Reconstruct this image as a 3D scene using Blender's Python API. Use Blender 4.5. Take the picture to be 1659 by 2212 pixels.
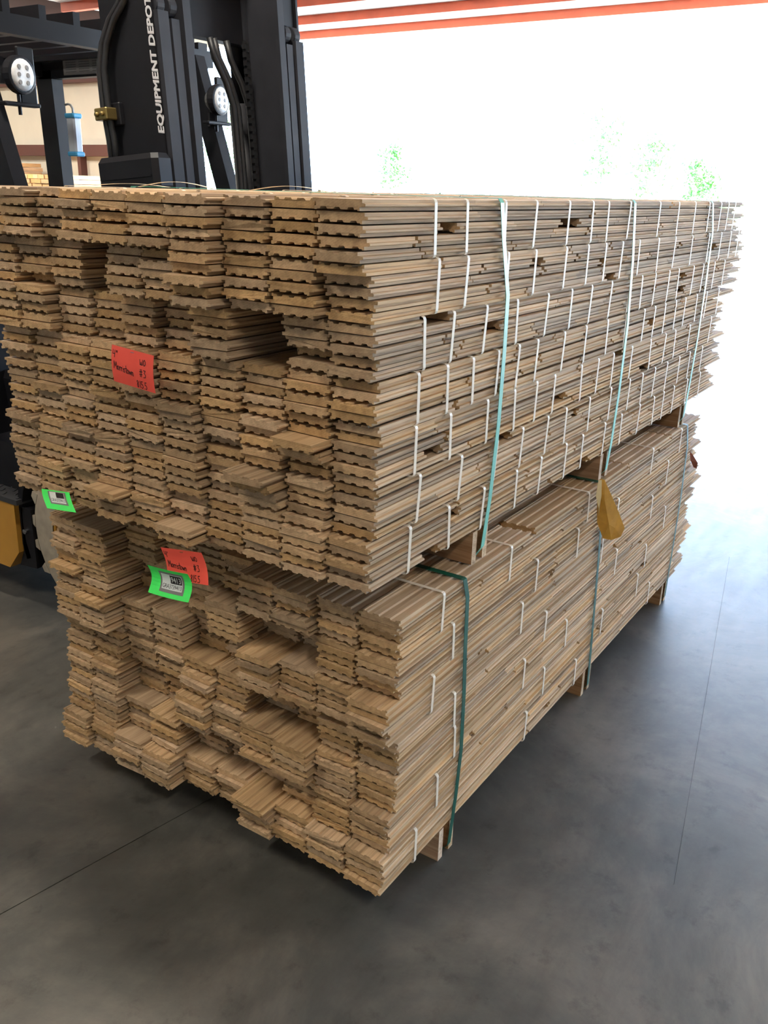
import bpy, math, random
import numpy as np
from mathutils import Vector, Matrix

for o in list(bpy.data.objects):
    bpy.data.objects.remove(o)
scene = bpy.context.scene
COL = scene.collection

# ------------------------------------------------------------------ camera
F_PX, PITCH, ROLL, YAW = 1914.84, 0.3513, 0.0281, 0.5762
CAM = Vector((-1.3457, -0.8362, 1.5794))
_cp, _sp = math.cos(PITCH), math.sin(PITCH)
FW = Vector((math.cos(YAW) * _cp, math.sin(YAW) * _cp, -_sp))
_rt = Vector((math.sin(YAW), -math.cos(YAW), 0))
_up = _rt.cross(FW)
RT = _rt * math.cos(ROLL) + _up * math.sin(ROLL)
UP = -_rt * math.sin(ROLL) + _up * math.cos(ROLL)
cam_data = bpy.data.cameras.new('camera')
cam_data.sensor_width = 36.0
cam_data.lens = 36.0 * F_PX / 2212.0
cam_data.clip_start, cam_data.clip_end = 0.05, 500
cam = bpy.data.objects.new('camera', cam_data)
COL.objects.link(cam)
cam.matrix_world = Matrix(((RT.x, UP.x, -FW.x, CAM.x), (RT.y, UP.y, -FW.y, CAM.y), (RT.z, UP.z, -FW.z, CAM.z), (0, 0, 0, 1)))
scene.camera = cam


def at(px, py, axis, v):
    """the point where the ray through a photo pixel meets the plane axis = v"""
    d = FW * F_PX + RT * (px - 829.5) - UP * (py - 1106)
    return CAM + d * ((v - CAM[axis]) / d[axis])


# ------------------------------------------------------------------ world, sun, exposure
world = bpy.data.worlds.new('sky')
scene.world = world
world.use_nodes = True
bg = world.node_tree.nodes['Background']
bg.inputs[0].default_value = (0.50, 0.70, 1.0, 1)
bg.inputs[1].default_value = 18.0

sun_d = bpy.data.lights.new('sun', 'SUN')
sun_d.energy = 80.0
sun_d.color = (1.0, 0.95, 0.86)
sun_d.angle = math.radians(1.0)
sun = bpy.data.objects.new('sun', sun_d)
COL.objects.link(sun)
sun.rotation_euler = Vector((-0.30, 0.45, -1.0)).to_track_quat('-Z', 'Y').to_euler()

scene.view_settings.view_transform = 'Standard'
scene.view_settings.look = 'None'
scene.view_settings.exposure = 0.0
scene.view_settings.gamma = 1.0
scene.view_settings.use_curve_mapping = False


# ------------------------------------------------------------------ helpers
def tag(o, label=None, cat=None, group=None, kind=None):
    if label: o['label'] = label
    if cat: o['category'] = cat
    if group: o['group'] = group
    if kind: o['kind'] = kind
    return o


def empty(name, loc=(0, 0, 0), parent=None, rot=(0, 0, 0)):
    o = bpy.data.objects.new(name, None)
    COL.objects.link(o)
    o.empty_display_size = 0.1
    o.location = loc
    o.rotation_euler = rot
    if parent: o.parent = parent
    return o


class MB:
    """collects simple shapes into one mesh"""
    def __init__(self):
        self.v, self.f = [], []

    def add(self, verts, faces):
        b = len(self.v)
        self.v += [tuple(p) for p in verts]
        self.f += [tuple(b + i for i in f) for f in faces]
        return self

    def box(self, lo, hi, bev=0.0):
        (x0, y0, z0), (x1, y1, z1) = lo, hi
        if bev <= 0:
            return self.add([(x0, y0, z0), (x1, y0, z0), (x1, y1, z0), (x0, y1, z0), (x0, y0, z1), (x1, y0, z1), (x1, y1, z1), (x0, y1, z1)],
                            [(0, 3, 2, 1), (4, 5, 6, 7), (0, 1, 5, 4), (1, 2, 6, 5), (2, 3, 7, 6), (3, 0, 4, 7)])
        b = min(bev, (x1 - x0) * .49, (y1 - y0) * .49, (z1 - z0) * .49)
        def ring(z, i):
            return [(x0 + i + b, y0 + i, z), (x1 - i - b, y0 + i, z), (x1 - i, y0 + i + b, z), (x1 - i, y1 - i - b, z),
                    (x1 - i - b, y1 - i, z), (x0 + i + b, y1 - i, z), (x0 + i, y1 - i - b, z), (x0 + i, y0 + i + b, z)]
        b2 = b
        rings = [ring(z0, b2 * .99 * .5), ring(z0 + b, 0), ring(z1 - b, 0), ring(z1, b2 * .99 * .5)]
        vs = [p for r in rings for p in r]
        fs = [tuple(range(7, -1, -1)), tuple(range(24, 32))]
        for k in range(3):
            for i in range(8):
                j = (i + 1) % 8
                fs.append((8 * k + i, 8 * k + j, 8 * k + 8 + j, 8 * k + 8 + i))
        return self.add(vs, fs)

    def beam(self, a, b, w, h, up=(0, 0, 1)):
        """rectangular bar from a to b, w across, h along up"""
        a, b = Vector(a), Vector(b)
        d = (b - a).normalized()
        s = d.cross(Vector(up)).normalized()
        u = s.cross(d).normalized()
        vs = []
        for p in (a, b):
            for (i, j) in ((-1, -1), (1, -1), (1, 1), (-1, 1)):
                vs.append(p + s * (i * w / 2) + u * (j * h / 2))
        return self.add(vs, [(0, 1, 2, 3), (7, 6, 5, 4), (0, 4, 5, 1), (1, 5, 6, 2), (2, 6, 7, 3), (3, 7, 4, 0)])

    def tube(self, pts, r, n=8, cap=True):
        pts = [Vector(p) for p in pts]
        m = len(pts)
        vs, fs = [], []
        prev = None
        for i, p in enumerate(pts):
            d = (pts[min(i + 1, m - 1)] - pts[max(i - 1, 0)]).normalized()
            ref = prev if prev is not None else (Vector((0, 0, 1)) if abs(d.z) < .9 else Vector((1, 0, 0)))
            s = d.cross(ref).normalized()
            u = s.cross(d).normalized()
            prev = u
            rr = r[i] if isinstance(r, (list, tuple)) else r
            for k in range(n):
                a = 2 * math.pi * k / n
                vs.append(p + s * (rr * math.cos(a)) + u * (rr * math.sin(a)))
        for i in range(m - 1):
            for k in range(n):
                j = (k + 1) % n
                fs.append((i * n + k, i * n + j, (i + 1) * n + j, (i + 1) * n + k))
        if cap:
            fs.append(tuple(range(n - 1, -1, -1)))
            fs.append(tuple(range((m - 1) * n, m * n)))
        return self.add(vs, fs)

    def lathe(self, profile, n=24, M=None, cap=True):
        """profile of (radius, axial) about local x; M places it"""
        M = M or Matrix.Identity(4)
        vs, fs = [], []
        for (r, a) in profile:
            for k in range(n):
                t = 2 * math.pi * k / n
                vs.append(M @ Vector((a, r * math.cos(t), r * math.sin(t))))
        m = len(profile)
        for i in range(m - 1):
            for k in range(n):
                j = (k + 1) % n
                fs.append((i * n + k, i * n + j, (i + 1) * n + j, (i + 1) * n + k))
        if cap:
            fs.append(tuple(range(n - 1, -1, -1)))
            fs.append(tuple(range((m - 1) * n, m * n)))
        return self.add(vs, fs)

    def prism(self, poly, axis, a, b):
        """polygon in the two other axes, extruded along axis from a to b"""
        def mk(u, v, w):
            p = [u, v]
            p.insert(axis, w)
            return tuple(p)
        n = len(poly)
        vs = [mk(u, v, a) for u, v in poly] + [mk(u, v, b) for u, v in poly]
        fs = [tuple(range(n - 1, -1, -1)), tuple(range(n, 2 * n))]
        for i in range(n):
            j = (i + 1) % n
            fs.append((i, j, n + j, n + i))
        return self.add(vs, fs)

    def mesh(self, name, mat, smooth=False):
        me = bpy.data.meshes.new(name)
        me.from_pydata(self.v, [], self.f)
        me.materials.append(mat)
        if smooth:
            me.polygons.foreach_set('use_smooth', [True] * len(me.polygons))
        me.update()
        return me

    def build(self, name, mat, parent=None, loc=(0, 0, 0), rot=(0, 0, 0), smooth=False, fix=True):
        me = self.mesh(name, mat, smooth)
        if fix:
            import bmesh
            bm = bmesh.new()
            bm.from_mesh(me)
            bmesh.ops.recalc_face_normals(bm, faces=bm.faces)
            bm.to_mesh(me)
            bm.free()
        return obj(name, me, parent, loc, rot)


def obj(name, me, parent=None, loc=(0, 0, 0), rot=(0, 0, 0)):
    o = bpy.data.objects.new(name, me)
    COL.objects.link(o)
    if parent: o.parent = parent
    o.location = loc
    o.rotation_euler = rot
    return o


# ------------------------------------------------------------------ materials
def new_mat(name):
    m = bpy.data.materials.new(name)
    m.use_nodes = True
    nt = m.node_tree
    return m, nt, nt.nodes['Principled BSDF']


def lin(r, g, b):
    def c(x):
        x /= 255.0
        return x / 12.92 if x <= .04045 else ((x + .055) / 1.055) ** 2.4
    return (c(r), c(g), c(b), 1)


def ramp(nt, stops):
    n = nt.nodes.new('ShaderNodeValToRGB')
    el = n.color_ramp.elements
    while len(el) < len(stops): el.new(0.5)
    for e, (p, c) in zip(el, stops):
        e.position, e.color = p, c
    return n


def simple(name, col, rough=.5, metal=0.0, noise=0.0, nscale=20, spec=.5, bump=0.0, emit=None, estr=0):
    m, nt, b = new_mat(name)
    b.inputs['Base Color'].default_value = col
    b.inputs['Roughness'].default_value = rough
    b.inputs['Metallic'].default_value = metal
    b.inputs['Specular IOR Level'].default_value = spec
    if noise > 0 or bump > 0:
        tc = nt.nodes.new('ShaderNodeTexCoord')
        nz = nt.nodes.new('ShaderNodeTexNoise')
        nz.inputs['Scale'].default_value = nscale
        nz.inputs['Detail'].default_value = 5
        nt.links.new(tc.outputs['Object'], nz.inputs['Vector'])
        if noise > 0:
            r = ramp(nt, [(.3, tuple(c * (1 - noise) for c in col[:3]) + (1,)), (.7, tuple(min(1, c * (1 + noise)) for c in col[:3]) + (1,))])
            nt.links.new(nz.outputs['Fac'], r.inputs[0])
            nt.links.new(r.outputs[0], b.inputs['Base Color'])
        if bump > 0:
            bp = nt.nodes.new('ShaderNodeBump')
            bp.inputs['Strength'].default_value = bump
            bp.inputs['Distance'].default_value = .002
            nt.links.new(nz.outputs['Fac'], bp.inputs['Height'])
            nt.links.new(bp.outputs[0], b.inputs['Normal'])
    if emit:
        b.inputs['Emission Color'].default_value = emit
        b.inputs['Emission Strength'].default_value = estr
    return m


def wood_mat(name, dark, mid, light, end_dark, end_light, grain=1.0):
    m, nt, b = new_mat(name)
    N, Lk = nt.nodes, nt.links
    tc = N.new('ShaderNodeTexCoord')
    oi = N.new('ShaderNodeObjectInfo')
    off = N.new('ShaderNodeVectorMath'); off.operation = 'SCALE'
    off.inputs[0].default_value = (31.7, 17.3, 11.9)
    Lk.new(oi.outputs['Random'], off.inputs['Scale'])
    add = N.new('ShaderNodeVectorMath'); add.operation = 'ADD'
    Lk.new(tc.outputs['Object'], add.inputs[0]); Lk.new(off.outputs[0], add.inputs[1])
    # long grain
    mp = N.new('ShaderNodeMapping'); mp.inputs['Scale'].default_value = (2.2, 60 * grain, 60 * grain)
    Lk.new(add.outputs[0], mp.inputs[0])
    n1 = N.new('ShaderNodeTexNoise'); n1.inputs['Scale'].default_value = 1.4; n1.inputs['Detail'].default_value = 7; n1.inputs['Roughness'].default_value = .65; n1.inputs['Distortion'].default_value = .6
    Lk.new(mp.outputs[0], n1.inputs['Vector'])
    r1 = ramp(nt, [(.28, dark), (.5, mid), (.74, light)])
    Lk.new(n1.outputs['Fac'], r1.inputs[0])
    # broad weathering patches
    mp2 = N.new('ShaderNodeMapping'); mp2.inputs['Scale'].default_value = (3, 14, 14)
    Lk.new(add.outputs[0], mp2.inputs[0])
    n2 = N.new('ShaderNodeTexNoise'); n2.inputs['Scale'].default_value = 1.1; n2.inputs['Detail'].default_value = 4
    Lk.new(mp2.outputs[0], n2.inputs['Vector'])
    r2 = ramp(nt, [(.30, (.50, .45, .42, 1)), (.46, (.92, .9, .88, 1)), (.7, (1.08, 1.04, 1.0, 1))])
    Lk.new(n2.outputs['Fac'], r2.inputs[0])
    mul = N.new('ShaderNodeMix'); mul.data_type = 'RGBA'; mul.blend_type = 'MULTIPLY'; mul.inputs[0].default_value = .6
    Lk.new(r1.outputs[0], mul.inputs[6]); Lk.new(r2.outputs[0], mul.inputs[7])
    # end grain: rings + pores
    mp3 = N.new('ShaderNodeMapping'); mp3.inputs['Scale'].default_value = (1, 1, 1); mp3.inputs['Rotation'].default_value = (.5, 0, 0)
    Lk.new(add.outputs[0], mp3.inputs[0])
    wv = N.new('ShaderNodeTexWave'); wv.wave_type = 'BANDS'; wv.bands_direction = 'Z'; wv.inputs['Scale'].default_value = 75; wv.inputs['Distortion'].default_value = 9; wv.inputs['Detail'].default_value = 2; wv.inputs['Detail Scale'].default_value = .35
    Lk.new(mp3.outputs[0], wv.inputs['Vector'])
    n3 = N.new('ShaderNodeTexNoise'); n3.inputs['Scale'].default_value = 60; n3.inputs['Detail'].default_value = 6; n3.inputs['Roughness'].default_value = .7
    Lk.new(add.outputs[0], n3.inputs['Vector'])
    mxf = N.new('ShaderNodeMix'); mxf.data_type = 'FLOAT'; mxf.inputs[0].default_value = .93
    Lk.new(wv.outputs['Fac'], mxf.inputs[2]); Lk.new(n3.outputs['Fac'], mxf.inputs[3])
    r3 = ramp(nt, [(.26, end_dark), (.62, end_light)])
    Lk.new(mxf.outputs[0], r3.inputs[0])
    # choose by object-space normal x
    geo = N.new('ShaderNodeNewGeometry')
    vt = N.new('ShaderNodeVectorTransform'); vt.vector_type = 'NORMAL'; vt.convert_from = 'WORLD'; vt.convert_to = 'OBJECT'
    Lk.new(geo.outputs['True Normal'], vt.inputs[0])
    sx = N.new('ShaderNodeSeparateXYZ'); Lk.new(vt.outputs[0], sx.inputs[0])
    ab = N.new('ShaderNodeMath'); ab.operation = 'ABSOLUTE'; Lk.new(sx.outputs[0], ab.inputs[0])
    gt = N.new('ShaderNodeMath'); gt.operation = 'GREATER_THAN'; gt.inputs[1].default_value = .6; Lk.new(ab.outputs[0], gt.inputs[0])
    pick = N.new('ShaderNodeMix'); pick.data_type = 'RGBA'
    Lk.new(gt.outputs[0], pick.inputs[0]); Lk.new(mul.outputs[2], pick.inputs[6]); Lk.new(r3.outputs[0], pick.inputs[7])
    # every board its own tone
    hs = N.new('ShaderNodeHueSaturation')
    mr = N.new('ShaderNodeMapRange'); mr.inputs[3].default_value = .72; mr.inputs[4].default_value = 1.16
    Lk.new(oi.outputs['Random'], mr.inputs[0]); Lk.new(mr.outputs[0], hs.inputs['Value'])
    fr = N.new('ShaderNodeMath'); fr.operation = 'MULTIPLY'; fr.inputs[1].default_value = 7.31
    Lk.new(oi.outputs['Random'], fr.inputs[0])
    fr2 = N.new('ShaderNodeMath'); fr2.operation = 'FRACT'; Lk.new(fr.outputs[0], fr2.inputs[0])
    mr2 = N.new('ShaderNodeMapRange'); mr2.inputs[3].default_value = .84; mr2.inputs[4].default_value = 1.06
    Lk.new(fr2.outputs[0], mr2.inputs[0]); Lk.new(mr2.outputs[0], hs.inputs['Saturation'])
    Lk.new(pick.outputs[2], hs.inputs['Color'])
    Lk.new(hs.outputs[0], b.inputs['Base Color'])
    b.inputs['Roughness'].default_value = .72
    b.inputs['Specular IOR Level'].default_value = .25
    bp = N.new('ShaderNodeBump'); bp.inputs['Strength'].default_value = .25; bp.inputs['Distance'].default_value = .001
    Lk.new(n1.outputs['Fac'], bp.inputs['Height']); Lk.new(bp.outputs[0], b.inputs['Normal'])
    return m


M_OAK = wood_mat('oak', lin(164, 134, 98), lin(206, 174, 132), lin(224, 195, 152), lin(160, 126, 86), lin(206, 168, 120))
M_SKID = wood_mat('skid_wood', lin(140, 100, 66), lin(176, 136, 96), lin(205, 170, 128), lin(150, 112, 76), lin(222, 196, 158))
M_PINE = wood_mat('pale_wood', lin(200, 150, 95), lin(226, 180, 122), lin(240, 205, 152), lin(200, 146, 90), lin(240, 196, 136))
M_BAND = simple('white_band', lin(238, 224, 200), .45)
M_TEAL = simple('teal_strap', lin(106, 186, 164), .35)
M_GREEN = simple('dark_green_strap', lin(18, 84, 64), .35)
M_RED = simple('red_card', lin(255, 92, 74), .6, noise=.05, nscale=30)
M_GRN = simple('green_card', lin(70, 250, 104), .6, noise=.05, nscale=30)
M_INK = simple('black_ink', lin(28, 20, 22), .6)
M_STGREY = simple('sticker_grey', lin(128, 124, 120), .5)
M_STWHITE = simple('sticker_white', lin(226, 230, 224), .45)
M_GOLD = simple('kraft_paper', lin(206, 156, 62), .6, noise=.12, nscale=40)
M_PALEP = simple('pale_paper', lin(226, 205, 150), .6, noise=.08, nscale=40)
M_BROWNP = simple('brown_paper', lin(150, 84, 62), .6)
M_BLACK = simple('black_paint', lin(22, 22, 26), .5, noise=.15, nscale=8, spec=.25)
M_RAIL = simple('mast_steel', lin(44, 45, 50), .6, noise=.12, nscale=14, spec=.2)
M_RUBBERH = simple('black_hose', lin(24, 24, 26), .5)
M_TYRE = simple('grey_tyre', lin(168, 156, 136), .8, noise=.15, nscale=25, bump=.3)
M_YELLOW = simple('yellow_paint', lin(190, 138, 54), .45, noise=.06, nscale=10)
M_TREAD = simple('step_plate', lin(52, 52, 54), .6)
M_CHROME = simple('bright_metal', lin(190, 190, 195), .2, metal=1)
M_BRASS = simple('brass', lin(150, 130, 80), .35, metal=.8)
M_WTEXT = simple('white_lettering', lin(220, 220, 222), .5)
M_LENS = simple('lamp_lens', lin(225, 226, 226), .25, noise=.1, nscale=60)
M_DECAL = simple('decal', lin(150, 152, 152), .5)
M_BLUE = simple('blue_plastic', lin(64, 158, 206), .4)
M_LAMPW = simple('white_plastic', lin(206, 214, 222), .35)
M_INSUL = simple('white_insulation', lin(226, 220, 204), .55, noise=.04, nscale=2, bump=.2)
M_CEIL = simple('ceiling_insulation', lin(232, 230, 228), .6)
M_REDIRON = simple('red_iron', lin(176, 84, 56), .6, noise=.1, nscale=4)
M_DARKIRON = simple('dark_red_iron', lin(92, 56, 50), .6)
M_WALL = simple('metal_wall', lin(200, 200, 196), .6)
M_LEAF = simple('leaves', lin(86, 148, 66), .6, noise=.3, nscale=3)
M_BARK = simple('bark', lin(176, 168, 158), .9)
M_YARD = simple('yard_concrete', lin(214, 210, 202), .9, noise=.08, nscale=.8)
M_GRASS = simple('far_grass', lin(120, 150, 84), .9, noise=.15, nscale=1.5)
M_LED = simple('led_panel', (1, 1, 1, 1), .5, emit=(1, .93, .82, 1), estr=12)


def concrete():
    m, nt, b = new_mat('polished_concrete')
    N, Lk = nt.nodes, nt.links
    tc = N.new('ShaderNodeTexCoord')
    n1 = N.new('ShaderNodeTexNoise'); n1.inputs['Scale'].default_value = 1.5; n1.inputs['Detail'].default_value = 10; n1.inputs['Roughness'].default_value = .70; n1.inputs['Distortion'].default_value = .4
    Lk.new(tc.outputs['Object'], n1.inputs['Vector'])
    r1 = ramp(nt, [(.27, lin(48, 49, 46)), (.48, lin(78, 77, 72)), (.72, lin(116, 111, 101))])
    Lk.new(n1.outputs['Fac'], r1.inputs[0])
    # trowel / tyre scuffs, stretched
    mp = N.new('ShaderNodeMapping'); mp.inputs['Scale'].default_value = (1.6, 9, 1); mp.inputs['Rotation'].default_value = (0, 0, math.radians(-42))
    Lk.new(tc.outputs['Object'], mp.inputs[0])
    n2 = N.new('ShaderNodeTexNoise'); n2.inputs['Scale'].default_value = 2.2; n2.inputs['Detail'].default_value = 6; n2.inputs['Roughness'].default_value = .7
    Lk.new(mp.outputs[0], n2.inputs['Vector'])
    r2 = ramp(nt, [(.33, (.62, .62, .63, 1)), (.5, (1, 1, 1, 1)), (.72, (1.12, 1.12, 1.1, 1))])
    Lk.new(n2.outputs['Fac'], r2.inputs[0])
    mul = N.new('ShaderNodeMix'); mul.data_type = 'RGBA'; mul.blend_type = 'MULTIPLY'; mul.inputs[0].default_value = .35
    Lk.new(r1.outputs[0], mul.inputs[6]); Lk.new(r2.outputs[0], mul.inputs[7])
    # small stains
    n3 = N.new('ShaderNodeTexNoise'); n3.inputs['Scale'].default_value = 11; n3.inputs['Detail'].default_value = 9; n3.inputs['Roughness'].default_value = .68
    Lk.new(tc.outputs['Object'], n3.inputs['Vector'])
    r3 = ramp(nt, [(.34, (.5, .49, .48, 1)), (.44, (1, 1, 1, 1)), (.62, (1, 1, 1, 1)), (.74, (1.3, 1.28, 1.25, 1))])
    Lk.new(n3.outputs['Fac'], r3.inputs[0])
    mul2 = N.new('ShaderNodeMix'); mul2.data_type = 'RGBA'; mul2.blend_type = 'MULTIPLY'; mul2.inputs[0].default_value = .6
    Lk.new(mul.outputs[2], mul2.inputs[6]); Lk.new(r3.outputs[0], mul2.inputs[7])
    Lk.new(mul2.outputs[2], b.inputs['Base Color'])
    rr = N.new('ShaderNodeMapRange'); rr.inputs[3].default_value = .32; rr.inputs[4].default_value = .52
    Lk.new(n2.outputs['Fac'], rr.inputs[0]); Lk.new(rr.outputs[0], b.inputs['Roughness'])
    b.inputs['Specular IOR Level'].default_value = .55
    bp = N.new('ShaderNodeBump'); bp.inputs['Strength'].default_value = .06; bp.inputs['Distance'].default_value = .002
    Lk.new(n3.outputs['Fac'], bp.inputs['Height']); Lk.new(bp.outputs[0], b.inputs['Normal'])
    return m


M_FLOOR = concrete()
M_JOINT = simple('joint_filler', lin(34, 33, 32), .9)

# ------------------------------------------------------------------ the building
XD = 12.0            # door wall
XB, Y0, Y1 = -13.0, -11.0, 22.0
ZC = 4.0
YJ = 13.6            # jamb of the wide opening

# floor: slab panels parted by a saw-cut joint and a long crack, over a dark base
fl = tag(MB().box((XB, Y0, -.12), (XD + .4, Y1, -.012)).build('floor', M_JOINT), kind='structure')


def clip(poly, p, n):
    """the part of a polygon on the side of the line through p that n points to"""
    out = []
    for a, b in zip(poly, poly[1:] + poly[:1]):
        da, db = (a[0] - p[0]) * n[0] + (a[1] - p[1]) * n[1], (b[0] - p[0]) * n[0] + (b[1] - p[1]) * n[1]
        if da >= 0: out.append(a)
        if da * db < 0:
            t = da / (da - db)
            out.append((a[0] + (b[0] - a[0]) * t, a[1] + (b[1] - a[1]) * t))
    return out


LINES = [((-.489, .733), (.175, .985), .0014), ((.82, -.453), (-.177, .984), .0004)]
XA, XC = .5, 2.75          # the joint runs out under the packs, the crack ends in the open floor
for (x0, x1, line) in ((XB, XA, LINES[0]), (XA, XC, LINES[1]), (XC, XD + .4, None)):
    q0 = [(x0, Y0), (x1, Y0), (x1, Y1), (x0, Y1)]
    for sg in ((1, -1) if line else (0,)):
        q = q0
        if line:
            p, n, gp = line
            n2 = (n[0] * sg, n[1] * sg)
            q = clip(q0, (p[0] + n2[0] * gp, p[1] + n2[1] * gp), n2)
        MB().prism(q, 2, -.05, 0).build('floor_slab', M_FLOOR, fl)

# walls, ceiling
w = tag(MB().box((XD, YJ, 0), (XD + .12, Y1, 8.2)).build('wall_front', M_INSUL), kind='structure')
MB().box((XD - .2, YJ, 2.02), (XD, Y1, 2.24)).build('girt', M_DARKIRON, w)
MB().box((XD - .2, YJ, 3.42), (XD, Y1, 3.66)).build('girt', M_DARKIRON, w)
MB().box((XD - .2, YJ, 5.1), (XD, Y1, 5.3)).build('girt', M_DARKIRON, w)
for yy in (YJ, 15.6, 18.1):
    MB().box((XD - .16, yy, 0), (XD, yy + .1, 2.02)).build('post', M_DARKIRON, w)
tag(MB().box((XD, Y0, ZC - .1), (XD + .12, YJ, 8.2)).build('wall_header', M_INSUL), kind='structure')
tag(MB().box((XB - .12, Y0, 0), (XB, Y1, 8.2)).build('wall_rear', M_WALL), kind='structure')
tag(MB().box((XB, Y0 - .12, 0), (XD, Y0, 8.2)).build('wall_right', M_WALL), kind='structure')
tag(MB().box((XB, Y1, 0), (XD, Y1 + .12, 8.2)).build('wall_left', M_INSUL), kind='structure')
ce = tag(MB().prism([(Y0, ZC), (11.4, ZC), (16.0, 5.0), (Y1, 6.3), (Y1, 6.4), (16.0, 5.1), (11.4, ZC + .1), (Y0, ZC + .1)], 0, XB, XD + .12).build('ceiling', M_CEIL), kind='structure')
for k, x in enumerate((XD - .1, 10.75, 9.6, 8.4, 7.2, 6.0, 4.8, 3.6, 2.4, 1.2, 0.0, -1.2, -2.4)):
    MB().box((x - .05, Y0, ZC - .12), (x + .05, 11.4, ZC)).build('purlin', M_REDIRON, ce)
MB().beam((9.5, 11.4, ZC - .25), (9.5, 21.9, 6.0), .25, .5).build('rafter', M_DARKIRON, ce)

# unseen ceiling lamps; all but the one above the packs are added fill
def lamp_light(r, power, z, size, size_y=None):
    ld = bpy.data.lights.new('lamp_light', 'AREA')
    ld.shape = 'RECTANGLE' if size_y else 'DISK'
    ld.size = size
    if size_y: ld.size_y = size_y
    ld.energy = power; ld.color = (1, .92, .80)
    lo = bpy.data.objects.new('lamp_light', ld); COL.objects.link(lo); lo.parent = r; lo.location = (0, 0, z)


def fill_lamp(x, y, label, power):
    r = tag(empty('unseen_ceiling_lamp', (x, y, ZC)), label, 'lamp')
    MB().box((-.62, -.17, -.12), (.62, .17, -.05), .01).build('housing', M_WALL, r)
    MB().box((-.58, -.14, -.126), (.58, .14, -.118)).build('diffuser', M_LED, r)
    for hx in (-.4, .4):
        MB().tube([(hx, 0, -.06), (hx, 0, 0)], .006).build('hanger', M_CHROME, r)
    lamp_light(r, power, -.14, 1.16, .28)


def round_lamp(x, y, label, power, z=ZC - .03):
    r = tag(empty('unseen_ceiling_lamp', (x, y, z)), label, 'lamp')
    up = Matrix.Rotation(-math.pi / 2, 4, 'Y')
    MB().lathe([(.02, .0), (.05, -.01), (.08, -.03), (.17, -.10), (.18, -.125), (.17, -.125)], 28, up, cap=False).build('shade', M_WALL, r)
    MB().lathe([(.001, -.118), (.155, -.118), (.155, -.112), (.001, -.112)], 28, up).build('diffuser', M_LED, r)
    lamp_light(r, power, -.14, .30)


round_lamp(.35, 1.0, 'round warehouse lamp on the ceiling right above the lumber packs', 75)
round_lamp(6.6, 14.2, 'round lamp added out of view under the sloped ceiling to light the pale board stacks', 420, 4.35)  # added off-view, with the next one, to brighten far wall and stacks
round_lamp(6.6, 18.2, 'round lamp added out of view under the sloped ceiling, farthest from the opening', 420, 5.2)
for (x, y, w_, s) in ((-1.7, -2.4, 60, 'nearest the right wall'), (-1.9, 2.4, 60, 'behind the camera on the left'), (-7.5, -3.0, 15, 'far behind on the right'), (-7.5, 3.0, 15, 'far behind on the left')):
    fill_lamp(x, y, 'long fill lamp added out of view under the ceiling, ' + s, w_)  # added fill light for the plank ends, fixtures invented

# light portal at the opening (no light of their own)
for nm, loc, rot, sx, sy in (('door_portal', (XD - .02, (YJ + Y0) / 2, ZC / 2 - .05), (0, math.pi / 2, 0), ZC - .1, YJ - Y0),):
    ld = bpy.data.lights.new(nm, 'AREA'); ld.shape = 'RECTANGLE'; ld.size = sx; ld.size_y = sy
    ld.cycles.is_portal = True
    lo = bpy.data.objects.new(nm, ld); COL.objects.link(lo); lo.location = loc; lo.rotation_euler = rot

# the yard outside
tag(MB().box((XD + .4, -60, -.13), (60, 90, -.02)).build('ground_yard', M_YARD), kind='structure')
tag(MB().box((60, -140, -.2), (220, 200, .0)).build('ground_grass', M_GRASS), kind='structure')


# ------------------------------------------------------------------ flooring planks
BW, BT, TG = .1012, .0190, .0065


def plank_profile(back_up, side):
    """cross-section (y,z), tongue towards -y when side = 1"""
    sh = .0017
    p = [(.0050, 0.0), (.0088, 0), (.0095, sh)]
    for c in (.0225, .0506, .0785):
        p += [(c - .0075, sh), (c - .005, .0052), (c + .005, .0052), (c + .0075, sh)]
    p += [(BW - .0095, sh), (BW - .0088, 0), (BW - .0040, 0), (BW - .0040, .0060), (BW - .0075, .0060), (BW - .0075, .0130), (BW, .0130), (BW, BT - .0006), (BW - .0006, BT), (.0006, BT), (0, BT - .0006), (0, .0127), (-.0048, .0124), (-TG, .0112), (-TG, .0080), (-.0048, .0068), (.0050, .0062)]
    if back_up:
        p = [(y, BT - z) for y, z in p][::-1]
    if side < 0:
        p = [(BW - TG - y, z) for y, z in p][::-1]
    return p


_pl = {}


def plank_mesh(L, back_up, side, var, zs=1.0, mat=None):
    mat = mat or M_OAK
    key = (round(L, 3), back_up, side, var, zs, mat.name)
    if key in _pl: return _pl[key]
    pr = plank_profile(back_up, side)
    n = len(pr)
    rnd = random.Random(hash((round(L * 1000), back_up, side, var)) & 0xffff)
    sk0, sk1 = rnd.uniform(-.0025, .0025), rnd.uniform(-.004, .004)
    chip = var == 5
    vs = []
    cy = rnd.choice((0, BW))
    for (y, z) in pr:
        x = sk0 * (y / BW - .5) * 2 + rnd.uniform(-.0004, .0004)
        if chip and abs(y - cy) < .022: x += rnd.uniform(.001, .004)
        vs.append((x, y, z * zs))
    for (y, z) in pr:
        vs.append((L + sk1 * (y / BW - .5) * 2, y, z * zs))
    fs = [tuple(range(n - 1, -1, -1))[::-1], tuple(range(n, 2 * n))[::-1]]
    for i in range(n):
        j = (i + 1) % n
        fs.append((j, i, n + i, n + j))
    me = bpy.data.meshes.new('plank')
    me.from_pydata(vs, [], fs)
    me.materials.append(mat)
    import bmesh
    bm = bmesh.new(); bm.from_mesh(me)
    bmesh.ops.recalc_face_normals(bm, faces=bm.faces)
    bm.to_mesh(me); bm.free()
    _pl[key] = me
    return me


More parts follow.
